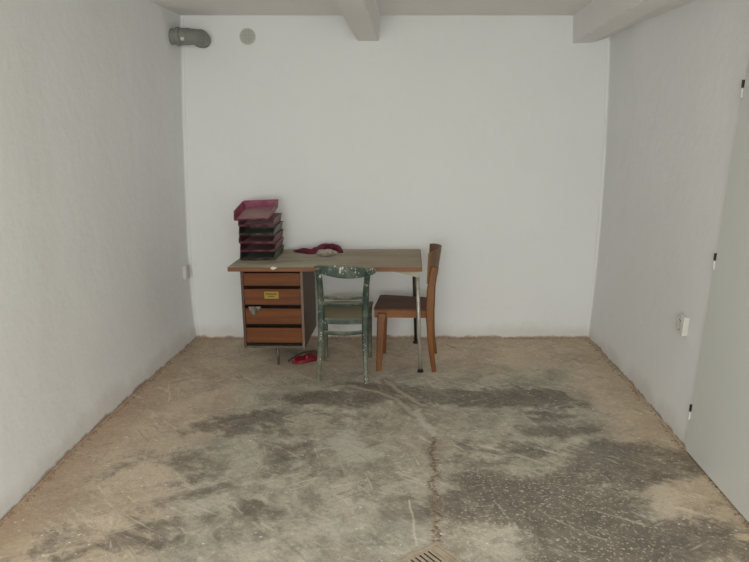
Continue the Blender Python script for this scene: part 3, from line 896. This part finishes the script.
# front legs
seatz = 0.425
yf = yr + 0.47
for f_, ut in ((FL_, 325.0), (FR_, 369.6)):
    topp = Yp(ut, 305, f_.y); topp.z = seatz - 0.02
    bm = bmesh.new(); a_ = loc(f_); b_ = loc(topp)
    sweep(bm, [a_, a_.lerp(b_, 0.5), b_], [rect(0.026, 0.026), rect(0.032, 0.032), rect(0.038, 0.038)], Vector((0, 1, 0)))
    link('front_leg', bm, M_green, gc)
# seat: rounded trapezoid, bent rear edge
zr_ = seatz
def seat_outline(y0, y1, xl0, xr0, xl1, xr1, bowr, bowf, n=8):
    pts = []
    for k in range(n + 1):
        t = k / n; pts.append((xl0 + (xr0 - xl0) * t, y0 - bowr * math.sin(math.pi * t)))
    for k in range(n + 1):
        t = k / n; pts.append((xr1 + (xl1 - xr1) * t, y1 + bowf * math.sin(math.pi * t)))
    return pts
def prism(bm, pts, z0, z1, bev=0.0, zf=None):
    a = [bm.verts.new((x, y, z0)) for x, y in pts]; b = [bm.verts.new((x, y, z1)) for x, y in pts]
    f0 = bm.faces.new(a[::-1]); f1 = bm.faces.new(b); n = len(a)
    for k in range(n): bm.faces.new((a[k], a[(k + 1) % n], b[(k + 1) % n], b[k]))
    if bev: bmesh.ops.bevel(bm, geom=list(f0.edges) + list(f1.edges), offset=bev, segments=2, affect='EDGES')
sl0 = loc(Yp(323.6, 318, yr + 0.04)).x; sr0 = loc(Yp(364.0, 318, yr + 0.04)).x
sl1 = loc(Zp(322.0, 301.5, seatz)).x; sr1 = loc(Zp(373.4, 301.5, seatz)).x
y0l = loc((0, yr + 0.035, 0)).y; y1l = loc((0, yf, 0)).y
bm = bmesh.new(); prism(bm, seat_outline(y0l, y1l, sl0, sr0, sl1, sr1, 0.012, 0.012), seatz - 0.004, seatz + 0.012, 0.004)
link('seat', bm, M_gseat, gc)
bm = bmesh.new()
pts = seat_outline(y0l + 0.006, y1l - 0.008, sl0 + 0.006, sr0 - 0.006, sl1 + 0.008, sr1 - 0.008, 0.012, 0.010)
inn_ = seat_outline(y0l + 0.026, y1l - 0.028, sl0 + 0.026, sr0 - 0.026, sl1 + 0.028, sr1 - 0.028, 0.012, 0.010)
za, zb = seatz - 0.032, seatz - 0.0045
A_ = [bm.verts.new((x, y, za)) for x, y in pts]; B_ = [bm.verts.new((x, y, zb)) for x, y in pts]
C_ = [bm.verts.new((x, y, za)) for x, y in inn_]; D_ = [bm.verts.new((x, y, zb)) for x, y in inn_]; n = len(pts)
for k in range(n):
    j = (k + 1) % n
    bm.faces.new((A_[k], A_[j], B_[j], B_[k])); bm.faces.new((C_[j], C_[k], D_[k], D_[j]))
    bm.faces.new((A_[j], A_[k], C_[k], C_[j])); bm.faces.new((B_[k], B_[j], D_[j], D_[k]))
link('seat_frame', bm, M_green, gc)
# curved rear pieces between posts
def bent_bar(name, ul, vl, ur, vr_, dy, sag_v, bow, hgt, thk, mat=M_green):
    a_ = Yp(ul, vl, yr + dy); b_ = Yp(ur, vr_, yr + dy); pts = []
    for k in range(13):
        t = k / 12; p = a_.lerp(b_, t); q = math.sin(math.pi * t)
        pts.append(loc(p + Vector((0, -bow * q, -sag_v * q))))
    bm = bmesh.new(); sweep(bm, pts, rect(thk, hgt, 0.3), Vector((0, 0, 1))); return link(name, bm, mat, gc)
bent_bar('back_slat', 322, 296.8, 363.5, 297.2, 0.012, 0.002, 0.025, 0.024, 0.018)
bent_bar('back_slat', 322, 302.8, 363.5, 303.2, 0.018, 0.002, 0.025, 0.024, 0.018)
bent_bar('stretcher', 322.5, 332.2, 364.0, 332.0, 0.045, 0.010, 0.0, 0.026, 0.018)
for (r_, f_) in ((RL, FL_), (RR, FR_)):
    bm = bmesh.new(); a_ = loc((r_.x + (0.012 if r_ is RL else -0.012), r_.y + 0.03, 0.30)); b_ = loc((f_.x, f_.y - 0.012, 0.30))
    sweep(bm, [a_, b_], rect(0.014, 0.022, 0.3), Vector((0, 0, 1))); link('side_stretcher', bm, M_green, gc)
# top rail: deeper in the middle, overhanging at the ends
bm = bmesh.new(); a_ = Yp(314.2, 268.6, yr - 0.052); b_ = Yp(375.6, 271.6, yr - 0.052); pts = []; pr_ = []
for k in range(21):
    t = k / 20; q = math.sin(math.pi * t); p = a_.lerp(b_, t)
    hh = 0.036 + 0.048 * q ** 0.8
    if k in (0, 20): hh = 0.026
    pts.append(loc(p + Vector((0, -0.002 - 0.03 * q + 0.03, -0.012 * q)))); pr_.append(rect(0.020 if 0 < k < 20 else 0.014, hh, 0.3))
sweep(bm, pts, pr_, Vector((0, 0, 1)))
link('top_rail', bm, M_green, gc)

# ------------------------------------------------------------------ brown chair (side view, facing left)
NF, FF = Zp(378.6, 370.8), Zp(383.5, 352.8)
NR, FRr = Zp(434.0, 371.6), Zp(435.0, 353.2)
cb = (NF + NR + FF + FRr) / 4
bc = world_thing('brown_chair', 'brown wooden chair seen from the side behind the desk leg, facing left', 'chair', cb)
def lb(p): return Vector(p) - Vector((cb.x, cb.y, 0))
sz = 0.432
yn, yfar = NF.y, FF.y
# seat corners on the seat height
s_nl = Zp(373.4, 309.9, sz); s_nr = Zp(427.5, 310.4, sz); s_fl = Zp(380.3, 295.2, sz); s_fr = Zp(428.0, 298.0, sz)
cor = [lb(s_nl), lb(s_nr), lb(s_fr), lb(s_fl)]
def inset_poly(c, d):
    m_ = sum(c, Vector()) / len(c); return [p + (m_ - p).normalized() * d for p in c]
def round_poly(c, r, n=4):
    out_ = []; N = len(c)
    for i in range(N):
        p = c[i]; a = (c[i - 1] - p).normalized() * r; b = (c[(i + 1) % N] - p).normalized() * r
        for k in range(n + 1):
            t = k / n; out_.append((p + a) * (1 - t) ** 2 + p * 2 * t * (1 - t) + (p + b) * t * t)
    return [(q.x, q.y) for q in out_]
bm = bmesh.new(); prism(bm, round_poly(cor, 0.03), sz - 0.006, sz + 0.006, 0.003); link('seat', bm, M_seatdark, bc)
# aprons
bm = bmesh.new()
ci = inset_poly(cor, 0.008); th = 0.018; ci2 = inset_poly(cor, 0.034)
za, zb = sz - 0.056, sz - 0.0065
A_ = [bm.verts.new((p.x, p.y, za)) for p in ci]; B_ = [bm.verts.new((p.x, p.y, zb)) for p in ci]
C_ = [bm.verts.new((p.x, p.y, za)) for p in ci2]; D_ = [bm.verts.new((p.x, p.y, zb)) for p in ci2]
for k in range(4):
    j = (k + 1) % 4
    bm.faces.new((A_[k], A_[j], B_[j], B_[k])); bm.faces.new((C_[j], C_[k], D_[k], D_[j]))
    bm.faces.new((A_[j], A_[k], C_[k], C_[j])); bm.faces.new((B_[k], B_[j], D_[j], D_[k]))
bmesh.ops.bevel(bm, geom=[e for e in bm.edges if abs(e.verts[0].co.z - e.verts[1].co.z) > .01], offset=0.004, segments=2, affect='EDGES')
link('seat_frame', bm, M_brown_x, bc)
for f_, (ut, vt) in ((NF, (381.8, 322)), (FF, (383.8, 312))):
    tp = Yp(ut, vt, f_.y); tp.z = sz - 0.02; a_, b_ = lb(f_), lb(tp)
    if f_ is NF: b_.y += 0.02
    bm = bmesh.new(); sweep(bm, [a_, a_.lerp(b_, .5), b_], [rect(0.036, 0.030, .15), rect(0.048, 0.036, .15), rect(0.060, 0.042, .15)], Vector((0, 1, 0)))
    link('front_leg', bm, M_brown, bc)
# rear posts: sabre-curved
def rear(foot, top, mids, name='rear_leg'):
    pts = cr([lb(foot)] + [lb(p) for p in mids] + [lb(top)], 5); n = len(pts); pr_ = []
    for i in range(n):
        t = i / (n - 1); w_ = 0.030 + 0.018 * min(1, t / 0.5) + (0.004 if t > .5 else 0)
        pr_.append(rect(w_, 0.028, .2))
    bm = bmesh.new(); sweep(bm, pts, pr_, Vector((0, 1, 0))); return link(name, bm, M_brown, bc)
yb = NR.y
rear(NR, Yp(434.8, 267, yb + 0.015), [Yp(431.2, 350, yb), Yp(430.0, 330, yb + .003), Yp(429.8, 310, yb + .008), Yp(431.2, 288, yb + .012)])
dfar = FRr - NR
rear(FRr, Yp(434.8, 267, yb + 0.015) + dfar + Vector((0, -0.03, 0)), [Yp(431.2, 350, yb) + dfar, Yp(430.0, 330, yb) + dfar + Vector((0, -0.01, 0)), Yp(429.8, 310, yb) + dfar + Vector((0, -0.02, 0)), Yp(431.2, 288, yb) + dfar + Vector((0, -0.03, 0))])
# bent plywood backrest
bm = bmesh.new(); nU, nV = 16, 8; F = []; G = []
pb0 = lb(Yp(427.2, 283.5, yb + 0.005)); pt0 = lb(Yp(428.8, 253.0, yb + 0.005))
span = dfar.y + 0.0
for i in range(nU + 1):
    t = i / nU; q = math.sin(math.pi * t); rf, rg = [], []
    for j in range(nV + 1):
        s = j / nV; p = pb0.lerp(pt0, s)
        top_arch = 0.014 * math.sin(math.pi * t) ** .6 * (s ** 3)
        x_ = p.x + (0.056 + 0.024 * s) * q ** 0.85 + dfar.x * t; y_ = -0.0 + p.y - 0.012 + (span + 0.01) * t
        nrm = Vector((math.sin(math.pi * (t - .5)) * 0.0 + 1, 0, 0))
        dx = math.cos(math.pi * t) * 0.052 * math.pi / span; nrm = Vector((1, -dx, 0)).normalized()
        c_p = Vector((x_, y_, p.z + top_arch))
        rf.append(bm.verts.new(c_p - nrm * 0.005)); rg.append(bm.verts.new(c_p + nrm * 0.005))
    F.append(rf); G.append(rg)
for i in range(nU):
    for j in range(nV):
        bm.faces.new((F[i][j], F[i + 1][j], F[i + 1][j + 1], F[i][j + 1])); bm.faces.new((G[i][j + 1], G[i + 1][j + 1], G[i + 1][j], G[i][j]))
    bm.faces.new((F[i][0], G[i][0], G[i + 1][0], F[i + 1][0])); bm.faces.new((F[i][nV], F[i + 1][nV], G[i + 1][nV], G[i][nV]))
for j in range(nV):
    bm.faces.new((F[0][j], F[0][j + 1], G[0][j + 1], G[0][j])); bm.faces.new((F[nU][j + 1], F[nU][j], G[nU][j], G[nU][j + 1]))
link('backrest', bm, M_backply, bc, smooth=False)

# ------------------------------------------------------------------ red shoe-like plastic thing on the floor under the desk
ra, rb = Zp(293, 364), Zp(318.5, 360.5)
mid_ = (ra + rb) / 2; ang = math.atan2(rb.y - ra.y, rb.x - ra.x)
L_ = (rb - ra).length
bm = bmesh.new()
N = 20; NS = 18; rings = []
for i in range(NS + 1):
    t = i / NS; x_ = (t - .5) * L_
    w_ = 0.066 * (math.sin(math.pi * min(max(t, .02), .98)) ** 0.3) * (0.92 + 0.2 * math.cos(2 * math.pi * (t - .1)) * .5)
    h__ = (0.050 if t < 0.42 else 0.058) * (math.sin(math.pi * min(max(t, .02), .98)) ** 0.35) + 0.010 * math.exp(-((t - .85) / .12) ** 2)
    if 0.38 < t < 0.55: h__ *= 0.80
    ring = []
    for q in range(N):
        a_ = 2 * math.pi * q / N; y_ = math.cos(a_) * w_; z_ = max(0, h__ * (0.5 + 0.5 * math.sin(a_)))
        ring.append(bm.verts.new((x_, y_, z_)))
    rings.append(ring)
for r0, r1 in zip(rings, rings[1:]):
    for q in range(N): bm.faces.new((r0[q], r0[(q + 1) % N], r1[(q + 1) % N], r1[q]))
bm.faces.new(rings[0]); bm.faces.new(rings[-1])
rs = thing('red_plastic_pouch', 'small glossy red crumpled pouch on the floor beneath the desk', 'pouch', (mid_.x, mid_.y + 0.005, 0.001), ang)
link('pouch_body', bm, M_red, rs, smooth=True)
bm = bmesh.new(); P = cr([(-L_ * .60, 0.05, 0.004), (-L_ * .40, 0.050, 0.022), (-L_ * .1, 0.040, 0.052), (L_ * .18, 0.035, 0.058), (L_ * .42, 0.040, 0.056), (L_ * .50, 0.02, 0.036)], 5)
sweep(bm, P, rect(0.034, 0.010, .3), Vector((0, 0, 1))); o = link('strap', bm, simple('dusty_brown_strap', srgb(84, 64, 54), 0.8, dirt=0.5, dirtcol=srgb(112, 92, 78), nsc=30), rs); o['label'] = 'brown dusty strap'
bm = bmesh.new(); sweep(bm, cr([(-0.005, -0.05, 0.010), (0.0, -0.03, 0.046), (0.002, 0.0, 0.052), (0.0, 0.03, 0.048)], 5), rect(0.006, 0.012, .3), Vector((1, 0, 0)))
o = link('seam_band', bm, simple('dusty_pink_band', srgb(150, 84, 84), 0.7), rs)
bm = bmesh.new(); lump(bm, (0.004, 0.040, 0.050), (0.032, 0.018, 0.010), 31, .25); o = link('pale_flap', bm, M_scrap, rs); o['label'] = 'pale flap'

# ------------------------------------------------------------------ debris on the floor (nobody could count it)
def chips(name, pts, mat, label, seed):
    bm = bmesh.new(); rnd = random.Random(seed)
    for (x, y, s) in pts:
        a = rnd.uniform(0, 6.28); n = rnd.randint(4, 6); hz = s * rnd.uniform(0.2, 0.5); el = rnd.uniform(0.5, 1)
        ca, sa = math.cos(a), math.sin(a); lo = []; hi = []
        for k in range(n):
            b = 2 * math.pi * k / n + rnd.uniform(-.3, .3); r = s * rnd.uniform(.6, 1)
            px, py = r * math.cos(b), r * el * math.sin(b)
            X_, Y_ = x + px * ca - py * sa, y + px * sa + py * ca
            lo.append(bm.verts.new((X_, Y_, 0.0003))); hi.append(bm.verts.new((x + (X_ - x) * .7, y + (Y_ - y) * .7, hz * rnd.uniform(.7, 1))))
        bm.faces.new(hi); bm.faces.new(lo[::-1])
        for k in range(n): bm.faces.new((lo[k], lo[(k + 1) % n], hi[(k + 1) % n], hi[k]))
    o = link(name, bm, mat); return tag(o, label, 'debris', kind='stuff')
rnd = random.Random(77); P = []
for _ in range(520):
    y = rnd.uniform(2.0, YB - 0.05); x = rnd.uniform(wx(-1, y, 0) + 0.03, wx(1, y, 0) - 0.03)
    P.append((x, y, rnd.choice([.003, .003, .004, .005, .007])))
for _ in range(260):
    y = rnd.uniform(2.0, YB - 0.05); d = abs(rnd.gauss(0, 0.12)) + 0.02
    side = rnd.choice((-1, 1)); P.append((wx(side, y, 0) - side * d, y, rnd.uniform(.003, .008)))
for _ in range(160):
    x = rnd.uniform(-1.4, 1.7); P.append((x, YB - 0.02 - abs(rnd.gauss(0, .08)), rnd.uniform(.003, .009)))
chips('plaster_crumbs', P, M_chip, 'pale plaster crumbs scattered across the dirty concrete floor', 1)
P = []
for _ in range(1100):
    y = rnd.uniform(1.9, YB); side = rnd.choice((-1, 1)); P.append((wx(side, y, 0) - side * (abs(rnd.gauss(0, .013)) + .012), y, rnd.choice([.003, .004, .005, .006, .010])))
for _ in range(420):
    x = rnd.uniform(-1.45, 1.74); P.append((x, YB - abs(rnd.gauss(0, .01)) - .012, rnd.uniform(.003, .010)))
ck = [Zp(434, 436), Zp(432, 458), Zp(437, 480), Zp(434, 496), Zp(439, 515), Zp(435, 530), Zp(436, 541)]
for _ in range(120):
    k = rnd.randrange(len(ck) - 1); p = ck[k].lerp(ck[k + 1], rnd.random()); P.append((p.x + rnd.gauss(0, .014), p.y + rnd.gauss(0, .01), rnd.uniform(.002, .006)))
chips('dirt_crumbs', P, M_brownchip, 'brown dirt crumbs along the wall bases and the floor crack', 2)
